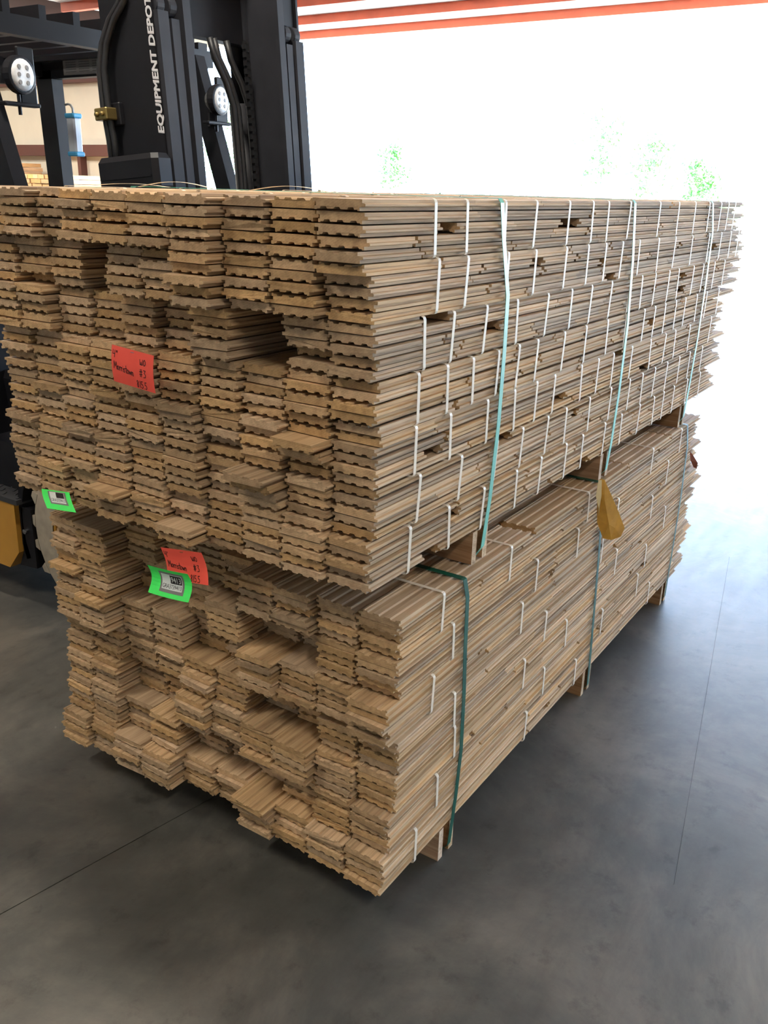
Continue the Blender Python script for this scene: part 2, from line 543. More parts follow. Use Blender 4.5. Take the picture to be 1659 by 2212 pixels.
def band_mesh(y0, y1, z0, z1, w, skew, mat):
    """closed flat band round a bundle (local x = 0 at its top edge)"""
    r, th = .006, .0009
    path = []
    for cx, cz, a0 in ((y0 + r, z1 - r, 180), (y1 - r, z1 - r, 90), (y1 - r, z0 + r, 0), (y0 + r, z0 + r, -90)):
        for k in range(3):
            a = math.radians(a0 - 45 * k)
            path.append((cx, cz, math.cos(a), math.sin(a)))
    m = len(path)
    b = MB()
    vs, fs = [], []
    for (cy, cz, ny, nz) in path:
        x = skew * (1 - (cz - z0) / (z1 - z0))
        for (dx, d) in ((-w / 2, 0), (w / 2, 0), (w / 2, th), (-w / 2, th)):
            vs.append((x + dx, cy + ny * (r + d), cz + nz * (r + d)))
    for i in range(m):
        j = (i + 1) % m
        for k in range(4):
            l = (k + 1) % 4
            fs.append((4 * i + k, 4 * j + k, 4 * j + l, 4 * i + l))
    return b.add(vs, fs)


def strap_mesh(front, W, ztop, zbot, w, yf, back_x=None):
    """flat strap: front = [(x, z)] from top to bottom on the side facing -y, then under, up the far side and over"""
    th = .0011
    pts = [(x, yf, z, 0, -1, 0) for x, z in front]
    xt, xb = front[0][0], front[-1][0]
    # order: front top->bottom, bottom front->back, back bottom->top, top back->front
    P = []
    P.append((Vector((xt, yf + .006, ztop)), Vector((0, -.5, 1)).normalized()))
    for x, z in front:
        P.append((Vector((x, yf, z)), Vector((0, -1, 0))))
    P.append((Vector((xb, yf + .02, zbot)), Vector((0, -.3, -1)).normalized()))
    P.append((Vector((xb, W - .01, zbot)), Vector((0, .3, -1)).normalized()))
    P.append((Vector((xb, W + .012, zbot + .1)), Vector((0, 1, 0))))
    P.append((Vector((xt, W + .012, ztop - .012)), Vector((0, 1, 0))))
    P.append((Vector((xt, W + .004, ztop)), Vector((0, .5, 1)).normalized()))
    m = len(P)
    vs, fs = [], []
    for p, n in P:
        for dx, d in ((-w / 2, 0), (w / 2, 0), (w / 2, th), (-w / 2, th)):
            vs.append(p + Vector((dx, 0, 0)) + n * d)
    for i in range(m):
        j = (i + 1) % m
        for k in range(4):
            l = (k + 1) % 4
            fs.append((4 * i + k, 4 * j + k, 4 * j + l, 4 * i + l))
    return MB().add(vs, fs)


def pack(name, label, base, rot, hs, tier_h, pitch, table, length, seed, singles, bands, straps, strap_mat, skids, joints, loose=()):
    rnd = random.Random(seed)
    root = tag(empty(name, base, rot=(0, 0, rot)), label, 'lumber stack')
    zs = .955 if tier_h > .1 else .94
    ntier = len(table)
    for sx in skids:
        for dx in (-.026, .026):
            b = MB().box((0, -.0105, 0), (pitch * 10 - .004, .0105, hs - .001))
            b.build('skid_board', M_SKID, root, (sx + dx, pitch * 10 - .004 + .002, 0), (0, 0, -math.pi / 2))
    for t in range(ntier):
        zt = hs + (ntier - 1 - t) * tier_h
        for pr in range(5):
            bun = empty('flooring_bundle', (0, pr * 2 * pitch, zt), root)
            for c in (0, 1):
                col = pr * 2 + c
                for row in range(5):          # row 0 = bottom board
                    prot = table[t][col] / 1000 + rnd.gauss(0, .0045)
                    if rnd.random() < .05: prot += rnd.uniform(-.02, .018)
                    prot += singles.get((t, col, row), 0) / 1000
                    back_up = (row == 4 and rnd.random() < .88) or rnd.random() < .1
                    side = 1 if rnd.random() < (.62 if col == 0 else .85) else -1
                    z = row * tier_h / 5
                    y = c * pitch + TG + rnd.uniform(-.0012, .0012)
                    x0, x1 = -prot, length[t] + rnd.choice((-.10, -.06, -.04, -.02, 0, .02, .05, .08)) + (rnd.uniform(.04, .15) if rnd.random() < .12 else 0)
                    if col == 0:
                        cuts = []
                        x = x0 + rnd.uniform(*joints['first'])
                        while x < x1 - .22:
                            u = rnd.random()
                            gap = rnd.uniform(.0012, .003) if u < .35 else (rnd.uniform(.004, .013) if u < .92 else rnd.uniform(.02, joints['big']))
                            cuts.append((x, gap))
                            x += gap + rnd.uniform(*joints['len'])
                        segs, s = [], x0
                        for cx, gp in cuts:
                            segs.append((s, cx)); s = cx + gp
                        segs.append((s, x1))
                        for a, bb in segs:
                            o = obj('plank', plank_mesh(round(bb - a, 2), back_up, side, rnd.randrange(3), zs), bun, (a, y + rnd.uniform(-.0022, .0012), z))
                    else:
                        Lq = round((x1 - x0) / .03) * .03
                        o = obj('plank', plank_mesh(Lq, back_up, side, rnd.randrange(6), zs), bun, (x0, y, z))
                    if rnd.random() < .1:
                        o.rotation_euler = (rnd.uniform(-.01, .01), 0, 0)
            for bx, skew in bands(t, pr, rnd):
                bm_ = band_mesh(-.0032, 2 * pitch - .001, -.0004, tier_h - .0006, .0092, skew, M_BAND)
                bm_.build('band', M_BAND, bun, (bx, 0, 0))
    ztop = hs + ntier * tier_h + .001
    for fr in straps:
        strap_mesh(fr, pitch * 10, ztop, .004 if hs > 0 else 0, .0165, -.0050).build('strap', strap_mat, root)
    return root


# lower pack -------------------------------------------------------------------
HS1, TH1, PITCH1, L1 = .0904, .6715 / 7, .10771, [2.22, 2.26, 2.25, 2.27, 2.28, 2.26, 2.20]
TAB_LOW = [[-18, -15, 0, 0, -70, -90, -90, -60, 10, 10],
           [-15, -15, -100, -95, -7, -60, -110, -100, 12, 5],
           [22, -10, -10, 10, -75, -80, -32, -27, 25, 15],
           [-25, -25, -85, -88, -30, -20, -45, -40, -15, -10],
           [-20, -12, 15, 5, -12, 10, -70, -75, 0, 0],
           [0, -5, -22, -60, -80, -70, 0, -15, 10, 10],
           [22, 20, 10, 25, -20, -12, 40, 35, 20, 30]]


def bands_low(t, pr, rnd):
    base = [[.20, .52, 1.05, 1.62, 1.95], [.24, .70, .98, 1.30, 1.85], [.14, .62, 1.22, 1.70], [.255, .78, 1.38, 1.90], [.26, .66, .95, 1.72], [.22, .80, 1.30, 1.66], [.13, .72, 1.10, 1.80]][t]
    if pr == 0: return [(x + rnd.uniform(-.02, .02), rnd.uniform(-.006, .006)) for x in base]
    if t == 0: return [(x, 0) for x in (.3, 1.1, 1.8)]
    return []


pack('lumber_pack', 'strapped pack of oak flooring planks resting on the concrete floor, lower of the two', (0, 0, 0), 0, HS1, TH1, PITCH1, TAB_LOW, L1, 11,
     {(1, 9, 2): 18, (2, 8, 4): 12, (0, 2, 1): 8, (3, 5, 1): 12, (6, 3, 4): 25},
     bands_low,
     [[(.272, .762), (.291, .709), (.296, .576), (.305, .447), (.309, .287), (.296, .159), (.275, .03)],
      [(1.140, .762), (1.149, .705), (1.174, .513), (1.193, .312), (1.212, .098), (1.216, .03)],
      [(2.03, .762), (2.075, .666), (2.09, .461), (2.085, .283), (2.07, .03)]],
     M_GREEN, (.272, 1.216, 2.07), dict(first=(.3, 1.0), len=(.35, 1.0), big=.05))

# upper pack -------------------------------------------------------------------
HS2, TH2, PITCH2, L2 = .0807, .7178 / 7, .10771, [2.44, 2.56, 2.50, 2.44, 2.41, 2.42, 2.38]
UX, UY, UROT = -.0471, .0194, -.0046
ZU = HS1 + .6715 + .002
TAB_UP = [[55, 50, 50, 85, 85, 85, 80, 50, 60, 50],
          [25, 50, 55, 90, 60, 60, -60, 30, 30, 40],
          [15, 15, -140, 40, 0, 30, 5, 15, 45, 50],
          [8, 12, 10, 20, 30, 40, 33, 35, 15, 25],
          [0, 5, 20, 15, 36, 36, 30, 25, 20, 20],
          [2, 12, 30, 10, 30, 30, 35, 40, 30, 35],
          [18, 30, 25, 20, 15, 35, 45, 30, 40, 30]]
B_T1 = [.107, .225, .388, .54, .722, .87, .977, 1.144, 1.401, 1.588, 1.77, 1.942, 2.097, 2.20, 2.30]
B_T2 = [.13, .242, .418, .556, .728, .867, .99, 1.117, 1.255, 1.43, 1.599, 1.787, 1.995, 2.16, 2.30, 2.42]


def bands_up(t, pr, rnd):
    if pr == 0:
        base = B_T1 if t == 0 else B_T2 if t == 1 else None
        if base: return [(x - UX, rnd.uniform(-.008, .006)) for x in base]
        r, x = [], rnd.uniform(.09, .16)
        while x < L2[t] - .12:
            r.append((x, rnd.uniform(-.012, .006)))
            x += rnd.uniform(.10, .175)
        return r
    if t == 0: return [(x + rnd.uniform(-.03, .03), 0) for x in (.2, .6, 1.0, 1.5, 2.0)]
    return []


def ustrap(l):
    return [(x - UX, z - ZU) for x, z in l]


pack('lumber_pack', 'strapped pack of oak flooring planks stacked on top, upper of the two', (UX, UY, ZU), UROT, HS2, TH2, PITCH2, TAB_UP, L2, 23,
     {(4, 1, 3): 48, (4, 1, 2): 30, (5, 2, 4): 42, (5, 2, 3): 30, (6, 4, 1): 55, (6, 4, 0): 42, (1, 0, 4): 32, (0, 0, 4): 4, (1, 3, 2): 12, (6, 6, 3): 35, (3, 0, 4): -12, (2, 1, 1): -45, (2, 0, 0): 12, (4, 6, 4): 18},
     bands_up,
     [ustrap([(.366, 1.556), (.385, 1.482), (.422, 1.368), (.425, 1.249), (.422, 1.083), (.405, .911), (.384, .80)]),
      ustrap([(1.17, 1.556), (1.205, 1.406), (1.227, 1.224), (1.222, 1.019), (1.205, .865), (1.185, .79)]),
      ustrap([(1.97, 1.556), (2.02, 1.462), (2.03, 1.3), (2.03, 1.1), (2.01, .913), (1.99, .80)])],
     M_TEAL, (.384 - UX, 1.185 - UX, 1.99 - UX), dict(first=(.12, .5), len=(.16, .62), big=.11))

# ------------------------------------------------------------------ forklift (faces -y, behind the packs)
fk = tag(empty('forklift', (1.062, 2.2, 0)), 'black and yellow forklift with tall mast parked behind the lumber packs', 'forklift')
FO = Vector((1.062, 2.2, 0))


def fpart(mb, name, mat, parent=None, smooth=False):
    """mesh given in world coordinates, parented to the forklift (or one of its parts)"""
    off = FO if parent is None else FO + parent['_off_v'] if '_off_v' in parent else FO
    p = parent or fk
    mb.v = [tuple(Vector(v) - FO) for v in mb.v]
    return mb.build(name, mat, p, smooth=smooth)


# mast, tilted back a little about its foot
TILT = math.radians(4.6)
mast = empty('mast', (0, 1.30 - 2.2 - .112, .12), fk, (-TILT, 0, 0))
MO = Vector((1.04, 1.30, .12))       # mast frame origin: x centre, front plane y=0, foot z=0


def mpart(mb, name, mat, smooth=False):
    return mb.build(name, mat, mast, smooth=smooth)


HM = 2.5
for s in (-1, 1):
    # channels: outer, middle, inner; each a C section open towards the centre line
    for k, (xo, xi, yf, zt) in enumerate(((.340, .298, .0, 1.935), (.284, .252, .004, 1.92), (.238, .207, -.002, HM))):
        yb = .19 - .012 * k
        poly = [(s * xo, yf), (s * xi, yf), (s * xi, yf + .016), (s * (xo - .012), yf + .016), (s * (xo - .012), yb - .016), (s * xi, yb - .016), (s * xi, yb), (s * xo, yb)]
        if s > 0: poly = poly[::-1]
        mpart(MB().prism(poly, 2, 0, zt if k < 2 else HM), 'mast_rail', M_RAIL if True else M_BLACK)
    # upper run of the outer stages, set back behind the rollers
    mpart(MB().box((min(s * .340, s * .250), .03, 1.935), (max(s * .340, s * .250), .185, HM)), 'mast_rail', M_BLACK)
    for xr in (.318, .268):
        Mx = Matrix.Translation((s * xr, .035, 1.955)) @ Matrix.Rotation(0, 4, 'Z')
        mpart(MB().lathe([(.008, -.016), (.028, -.016), (.030, -.012), (.030, .012), (.028, .016), (.008, .016)], 18, Mx), 'roller', M_RAIL, False)
    # lift cylinder behind the rail
    mpart(MB().tube([(s * .25, .235, .0), (s * .25, .235, 1.75)], .042, 14).tube([(s * .25, .235, 1.75), (s * .25, .235, HM)], .026, 12), 'lift_cylinder', M_BLACK, True)
    # rear web plate of the upright
    mpart(MB().box((min(s * .345, s * .335), .02, 0), (max(s * .345, s * .335), .245, HM)), 'upright_plate', M_BLACK)
mpart(MB().box((-.335, .16, 1.93), (.335, .20, 2.10)), 'cross_member', M_BLACK)
mpart(MB().box((-.335, .16, .30), (.335, .20, .44)), 'cross_member', M_BLACK)
mpart(MB().box((-.2, .06, 2.28), (.2, .12, 2.42)), 'cross_member', M_BLACK)
# lift chains and hoses between the uprights
for xx in (-.10, .155):
    ch = MB()
    z = .5
    while z < 1.92:
        ch.box((xx - .012, .10, z), (xx + .012, .112, z + .017))
        ch.box((xx - .006, .098, z + .017), (xx + .006, .114, z + .026))
        z += .026
    if xx > 0: mpart(ch, 'lift_chain', M_RUBBERH)
for i, xx in enumerate((.118, .098, .178)):
    pts = [(xx + .012 * math.sin(z * 5 + i), .13 + .01 * math.cos(z * 4 + i), z) for z in np.linspace(.4, 1.72, 16)]
    pts += [(xx - .02, .14, 1.80), (xx - .06, .145, 1.87), (xx - .07, .15, 1.93)]
    mpart(MB().tube(pts, .011, 8), 'hose', M_RUBBERH, True)
# hose run outside the left upright with its brass clamp
for i, dy in enumerate((0, .022)):
    pts = [(-.365, .225 + dy, 1.45), (-.365, .225 + dy, 1.60), (-.37, .228 + dy, 1.70), (-.37, .225 + dy, 1.80), (-.365, .205 + dy, 1.87), (-.36, .165 + dy, 1.93), (-.355, .12 + dy, 1.97), (-.35, .10 + dy, 2.05)]
    mpart(MB().tube(pts, .010, 8), 'hose', M_RUBBERH, True)
mpart(MB().box((-.40, .205, 1.655), (-.35, .262, 1.690), .003), 'hose_clamp', M_BRASS)
for dy in (.222, .246):
    mpart(MB().lathe([(.001, -.006), (.007, -.006), (.007, .004)], 10, Matrix.Translation((-.402, dy, 1.672))), 'clamp_bolt', M_BRASS, True)
mpart(MB().box((-.36, .19, 1.64), (-.34, .25, 1.705), .003), 'clamp_plate', M_BLACK)
mpart(MB().box((-.415, -.0, 1.435), (-.335, .27, 1.545), .016).box((-.418, .02, 1.478), (-.41, .25, 1.484)), 'tilt_bracket', M_BLACK)

# carriage and forks
ca = MB()
ca.box((-.5, -.055, .05), (.5, -.03, .16)).box((-.5, -.055, .38), (.5, -.03, .49)).box((-.14, -.03, .05), (-.09, .06, .49)).box((.09, -.03, .05), (.14, .06, .49))
mpart(ca, 'carriage', M_BLACK)
for s in (-1, 1):
    mpart(MB().box((s * .27 - .05, -.075, -.07), (s * .27 + .05, -.055, .5)), 'fork', M_BLACK)


def text_mesh(txt, size, name='lettering', bold=0.0, shear=0.0, spacing=1.0, sx=1.0):
    cu = bpy.data.curves.new('txt', 'FONT')
    cu.body = txt; cu.size = size; cu.offset = bold; cu.shear = shear; cu.space_character = spacing
    cu.fill_mode = 'FRONT'; cu.resolution_u = 3
    o = bpy.data.objects.new('txt', cu)
    COL.objects.link(o)
    bpy.context.view_layer.update()
    dg = bpy.context.evaluated_depsgraph_get()
    me = bpy.data.meshes.new_from_object(o.evaluated_get(dg))
    vs = [(v.co.x * sx, v.co.y) for v in me.vertices]
    fs = [tuple(p.vertices) for p in me.polygons]
    bpy.data.objects.remove(o)
    bpy.data.meshes.remove(me)
    return vs, fs


# EQUIPMENT DEPOT, reading upwards on the outer face of the left upright
vs, fs = text_mesh('EQUIPMENT DEPOT', .046, shear=.14)
sc = .375 / max(v[0] for v in vs)
mb = MB()
for k, (dz, dy) in enumerate([(a * .0011, b * .0009) for a in range(4) for b in range(3)]):      # thickened strokes
    mb.add([(-.3462 - k * .00006, .018 + y * .75 + dy, 1.598 + x * sc + dz) for x, y in vs], fs)
mpart(mb, 'lettering', M_WTEXT)

# overhead guard
gz = 2.045
GX0, GX1, GY0, GY1 = .44, 1.61, 2.0, 3.02
fpart(MB().beam((GX0, GY0, gz), (GX1, GY0, gz), .05, .06), 'guard_beam', M_BLACK)
fpart(MB().beam((GX0, GY1, gz), (GX1, GY1, gz), .05, .06), 'guard_beam', M_BLACK)
fpart(MB().beam((GX0 + .03, GY0, gz), (GX0 + .03, GY1, gz), .05, .06), 'guard_rail', M_BLACK)
gr = fpart(MB().beam((GX1 - .03, GY0, gz + .01), (GX1 - .03, GY1, gz + .01), .05, .10), 'guard_rail', M_BLACK)
dec = MB().box((GX1 - .058, 2.56, gz - .03), (GX1 - .0555, 2.84, gz + .052))
d_ = fpart(dec, 'warning_decal', M_DECAL, gr)
ln = MB()
for cidx in range(3):
    for k in range(7):
        yy = 2.572 + cidx * .09
        ln.box((GX1 - .0590, yy, gz + .038 - k * .0095), (GX1 - .0582, yy + .07, gz + .0415 - k * .0095))
fpart(ln, 'decal_print', simple('decal_ink', lin(110, 112, 112), .6), gr)
nsl = 8
for k in range(nsl):
    x = GX0 + .10 + k * (GX1 - GX0 - .2) / (nsl - 1)
    fpart(MB().beam((x, GY0 - .01, gz + .05), (x, GY1, gz + .05), .028, .05), 'guard_slat', M_BLACK)
# pillars: front pair leaning, rear pair upright
fpart(MB().beam((.53, 1.655, 1.0), (.53, 2.0, 2.04), .05, .075, (0, 1, 0)), 'guard_pillar', M_BLACK)
fpart(MB().beam((1.525, 1.655, 1.0), (1.525, 2.0, 2.04), .05, .075, (0, 1, 0)), 'guard_pillar', M_BLACK)
fpart(MB().beam((1.585, 2.95, 1.0), (1.585, 2.99, 2.04), .06, .11, (0, 1, 0)), 'guard_pillar', M_BLACK)
fpart(MB().beam((.47, 2.95, 1.0), (.47, 2.99, 2.04), .06, .10, (0, 1, 0)), 'guard_pillar', M_BLACK)


# work lights
def worklight(cx, cy, cz):
    r = empty('work_light', Vector((cx, cy, cz)) - FO, fk)
    Mx = Matrix.Rotation(-math.pi / 2 + .35, 4, 'Z')       # axis towards -y, turned a little to the camera side
    M2 = Mx @ Matrix.Diagonal((1, .82, 1, 1)) if False else Mx
    h = MB().lathe([(.005, -.045), (.03, -.045), (.052, -.02), (.056, -.012), (.056, .012), (.05, .014)], 22, Matrix.Rotation(math.pi / 2 + .15, 4, 'Z') @ Matrix.Rotation(math.pi, 4, 'Z'))
    h.build('housing', M_BLACK, r, smooth=False)
    M3 = Matrix.Rotation(math.pi / 2 + .15, 4, 'Z') @ Matrix.Rotation(math.pi, 4, 'Z')
    MB().lathe([(.001, .018), (.03, .0175), (.0465, .0145), (.0465, .008)], 22, M3).build('lens', M_LENS, r, smooth=True)
    dots = MB()
    for (a, b) in ((-.016, .022), (.016, .022), (-.018, 0), (.018, 0), (-.016, -.022), (.016, -.022)):
        dots.lathe([(.001, .0195), (.007, .0192), (.008, .012)], 10, M3 @ Matrix.Translation((0, a, b)))
    dots.build('led_array', M_STGREY, r)
    # square backing bracket and bolt
    MB().box((.012, .02, -.085), (.075, .035, .085), .004).box((-.06, .0, -.09), (.07, .035, -.078), .003).build('bracket', M_BLACK, r)
    MB().tube([(0, .015, -.115), (0, .015, -.05)], .006, 8).build('bracket_bolt', M_BLACK, r)
    return r


pL = at(42, 162, 1, 1.84)
pR = at(472, 216, 1, 1.84)
worklight(*pL)
worklight(*pR)
fpart(MB().beam((pL.x, 1.87, pL.z), (.53, 1.95, pL.z), .03, .05), 'light_arm', M_BLACK)
fpart(MB().beam((pR.x, 1.87, pR.z - .07), (1.525, 1.92, pR.z - .07), .03, .05), 'light_arm', M_BLACK)

# body
CX0, CX1 = .53, 1.55
body = MB()
body.prism([(1.62, .55), (2.02, .55), (2.05, .46), (2.1, .155), (3.0, .155), (3.05, .95), (2.35, 1.0), (2.3, .62), (1.95, .62), (1.80, 1.02), (1.62, 1.05)], 0, CX0 + .08, CX1 - .08)
fpart(body, 'chassis', M_BLACK)
fpart(MB().prism([(2.055, .415), (2.06, .215), (2.13, .135), (2.95, .135), (2.95, .415)], 0, CX0, CX0 + .09), 'side_panel', M_YELLOW)
fpart(MB().prism([(2.055, .415), (2.06, .215), (2.13, .135), (2.95, .135), (2.95, .415)], 0, CX1 - .09, CX1), 'side_panel', M_YELLOW)
st = MB().box((CX0 - .005, 2.03, .415), (CX0 + .30, 2.75, .435))
stp = fpart(st, 'step', M_TREAD)
dia = MB()
for i in range(16):
    for j in range(6):
        xx, yy = CX0 + .02 + j * .045 + (.022 if i % 2 else 0), 2.05 + i * .043
        dia.beam((xx - .012, yy - .006, .4365), (xx + .012, yy + .006, .4365), .007, .004)
fpart(dia, 'tread_pattern', M_TREAD, stp)
# fender over the front wheel
for x0, x1 in ((CX0 + .02, CX0 + .26), (CX1 - .26, CX1 - .02)):
    fe = MB()
    arc = [(1.67 + .40 * math.cos(a), .335 + .40 * math.sin(a)) for a in np.linspace(-.38, math.pi * .72, 15)]
    arc2 = [(1.67 + .372 * math.cos(a), .335 + .372 * math.sin(a)) for a in np.linspace(-.38, math.pi * .72, 15)]
    for i in range(14):
        fe.prism([arc[i], arc[i + 1], arc2[i + 1], arc2[i]], 0, x0, x1)
    fpart(fe, 'fender', M_BLACK)
    fp = MB().prism([(2.045, .40), (1.985, .40), (1.985, .16), (2.09, .15), (2.055, .22)], 0, x0, x1)
    fpart(fp, 'fender_flap', M_BLACK)
b1 = at(55, 1148, 0, CX0 + .012)
fpart(MB().lathe([(.001, -.008), (.010, -.008), (.011, .006)], 12, Matrix.Translation((CX0 + .014, b1.y, b1.z))), 'flap_bolt', M_CHROME)


def wheel(x0, x1, yc, R, nl):
    r = empty('wheel', Vector((0, yc, R)) - Vector((0, FO.y, 0)) + Vector((0, 0, 0)), fk)
    ox = FO.x
    w_ = x1 - x0
    MB().lathe([(R * .60, x0 - ox), (R * .88, x0 - ox - .004), (R * .955, x0 - ox + .012), (R * .965, x0 - ox + w_ / 2), (R * .955, x1 - ox - .012), (R * .88, x1 - ox + .004), (R * .60, x1 - ox)], 40, cap=False).build('tyre', M_TYRE, r, smooth=True)
    lg = MB()
    for k in range(nl):
        for sd in (0, 1):
            a = 2 * math.pi * (k + .5 * sd) / nl
            xa, xb = (x0 - ox - .002, x0 - ox + w_ * .47) if sd == 0 else (x0 - ox + w_ * .53, x1 - ox + .002)
            da = .5 * 2 * math.pi / nl
            vs = []
            for (xx, rr, aa) in ((xa, R * .90, a), (xb, R * .955, a), (xb, R * .955, a + da), (xa, R * .90, a + da), (xa + .004, R, a + .06), (xb, R, a + .03), (xb, R, a + da - .03), (xa + .004, R, a + da - .03)):
                vs.append((xx, rr * math.cos(aa), rr * math.sin(aa)))
            lg.add(vs, [(0, 1, 2, 3), (7, 6, 5, 4), (0, 4, 5, 1), (1, 5, 6, 2), (2, 6, 7, 3), (3, 7, 4, 0)])
    t_ = lg.build('tread_lugs', M_TYRE, r)
    rim = MB().lathe([(.02, x0 - ox + .03), (R * .30, x0 - ox + .035), (R * .34, x0 - ox + .06), (R * .52, x0 - ox + .05), (R * .57, x0 - ox + .004), (R * .61, x0 - ox + .004), (R * .61, x1 - ox - .004), (.02, x1 - ox - .004)], 32)
    rm = rim.build('rim', M_YELLOW, r, smooth=False)
    for k in range(6):
        a = 2 * math.pi * k / 6
        MB().lathe([(.001, -.016), (.011, -.016), (.012, .006)], 6, Matrix.Translation((x0 - ox + .05, R * .43 * math.cos(a), R * .43 * math.sin(a)))).build('wheel_nut', M_CHROME, r)


wheel(.555, .775, 1.668, .335, 20)
wheel(1.305, 1.525, 1.668, .335, 20)
wheel(.62, .80, 3.05, .27, 18)
wheel(1.28, 1.46, 3.05, .27, 18)
# counterweight, hood, seat, steering wheel
fpart(MB().prism([(2.75, .2), (3.55, .24), (3.66, .45), (3.62, 1.0), (2.95, 1.05), (2.75, .9)], 0, CX0 + .02, CX1 - .02), 'counterweight', M_YELLOW)
fpart(MB().box((CX0 + .2, 2.2, .60), (CX1 - .2, 2.95, .86), .03), 'engine_hood', M_BLACK)
fpart(MB().box((.82, 2.3, .86), (1.28, 2.75, .98), .03).box((.84, 2.72, .95), (1.26, 2.84, 1.42), .03), 'seat', M_RUBBERH)
stc = []
for k in range(21):
    a = 2 * math.pi * k / 20
    stc.append((.98 + .17 * math.cos(a), 2.03 + .15 * math.sin(a), 1.17 + .08 * math.sin(a)))
fpart(MB().tube(stc, .013, 8).tube([(.98, 2.03, 1.17), (.98, 1.80, .95)], .025, 10), 'steering_wheel', M_RUBBERH)

# lantern hanging on the rear guard pillar
la = at(158, 292, 0, 1.585) + Vector((0, -.012, 0))
ln_ = tag(empty('hanging_lantern', (la.x, la.y, la.z)), 'white oblong lantern with blue end caps hanging beside the forklift guard pillar', 'lantern')
hh = .078
MB().box((-.022, -.028, -hh), (.022, .028, hh), .008).build('body', M_LAMPW, ln_)
MB().box((-.026, -.033, hh - .006), (.026, .033, hh + .014), .005).build('end_cap', M_BLUE, ln_)
MB().box((-.026, -.033, -hh - .014), (.026, .033, -hh + .006), .005).build('end_cap', M_BLUE, ln_)
MB().tube([(0, .0, hh + .01), (0, .0, hh + .035), (0, .012, hh + .05), (0, .03, hh + .055), (0, .05, hh + .052)], .005, 8).build('hook', M_DECAL, ln_, smooth=True)

# ------------------------------------------------------------------ cards and papers
STROKES = {
    '4': [[(.1, 1), (.05, .45), (.75, .5)], [(.72, 1), (.7, .5), (.62, 0)]],
    '"': [[(.2, 1), (.18, .75)], [(.5, 1), (.48, .75)]],
    "'": [[(.35, 1), (.2, .72)]],
    'W': [[(0, .9), (.12, .1), (.45, .15), (.5, .55), (.6, .1), (.95, .1), (1.0, .9)]],
    'O': [[(.5, .95), (.15, .75), (.1, .3), (.4, .05), (.75, .2), (.85, .65), (.5, .95)]],
    'M': [[(0, 0), (.1, 1), (.45, .35), (.8, 1), (.95, 0)]],
    'o': [[(.4, .55), (.1, .4), (.12, .08), (.45, .02), (.62, .3), (.4, .55)]],
    'r': [[(.12, .55), (.15, 0)], [(.15, .35), (.3, .52), (.5, .5)]],
    'i': [[(.2, .5), (.2, 0)], [(.2, .75), (.22, .72)]],
    's': [[(.5, .5), (.2, .52), (.15, .35), (.45, .22), (.4, .03), (.08, .02)]],
    't': [[(.3, 1), (.28, .05), (.45, 0)], [(0, .58), (.6, .62)]],
    'w': [[(.05, .5), (.18, .03), (.38, .4), (.55, .03), (.72, .5)]],
    'n': [[(.1, .52), (.12, 0)], [(.12, .35), (.35, .52), (.5, .4), (.55, 0)]],
    '#': [[(.3, 1), (.2, 0)], [(.65, 1), (.55, 0)], [(0, .65), (.9, .72)], [(0, .3), (.85, .37)]],
    '3': [[(.1, .95), (.7, .95), (.35, .58), (.7, .4), (.6, .05), (.05, 0)]],
    '8': [[(.65, .85), (.35, 1), (.15, .8), (.6, .35), (.5, .03), (.15, .05), (.12, .35), (.6, .7), (.65, .85)]],
    '1': [[(.3, 1), (.28, 0)]],
    '5': [[(.7, 1), (.2, .98), (.15, .58), (.55, .55), (.65, .2), (.4, 0), (.08, .08)]],
    '.': [[(.15, .03), (.18, .0)]],
}


def stroke_quads(lines):
    """lines: (text, x, y, height, advance, slope) in card metres -> flat quads in card coords"""
    quads = []
    hw = .0007
    for txt, x, y, h, adv, slope in lines:
        for chn in txt:
            if chn != ' ':
                for st_ in STROKES[chn]:
                    pts = [Vector((x + p[0] * h * .62, y + p[1] * h + (x + p[0] * h * .62) * slope)) for p in st_]
                    for a, b in zip(pts[:-1], pts[1:]):
                        d = b - a
                        if d.length < 1e-6: continue
                        d.normalize()
                        nn = Vector((-d.y, d.x)) * hw
                        a2, b2 = a - d * hw * .7, b + d * hw * .7
                        quads.append([a2 - nn, b2 - nn, b2 + nn, a2 + nn])
            x += adv.get(chn, adv['*']) * h if isinstance(adv, dict) else adv * h
    return quads


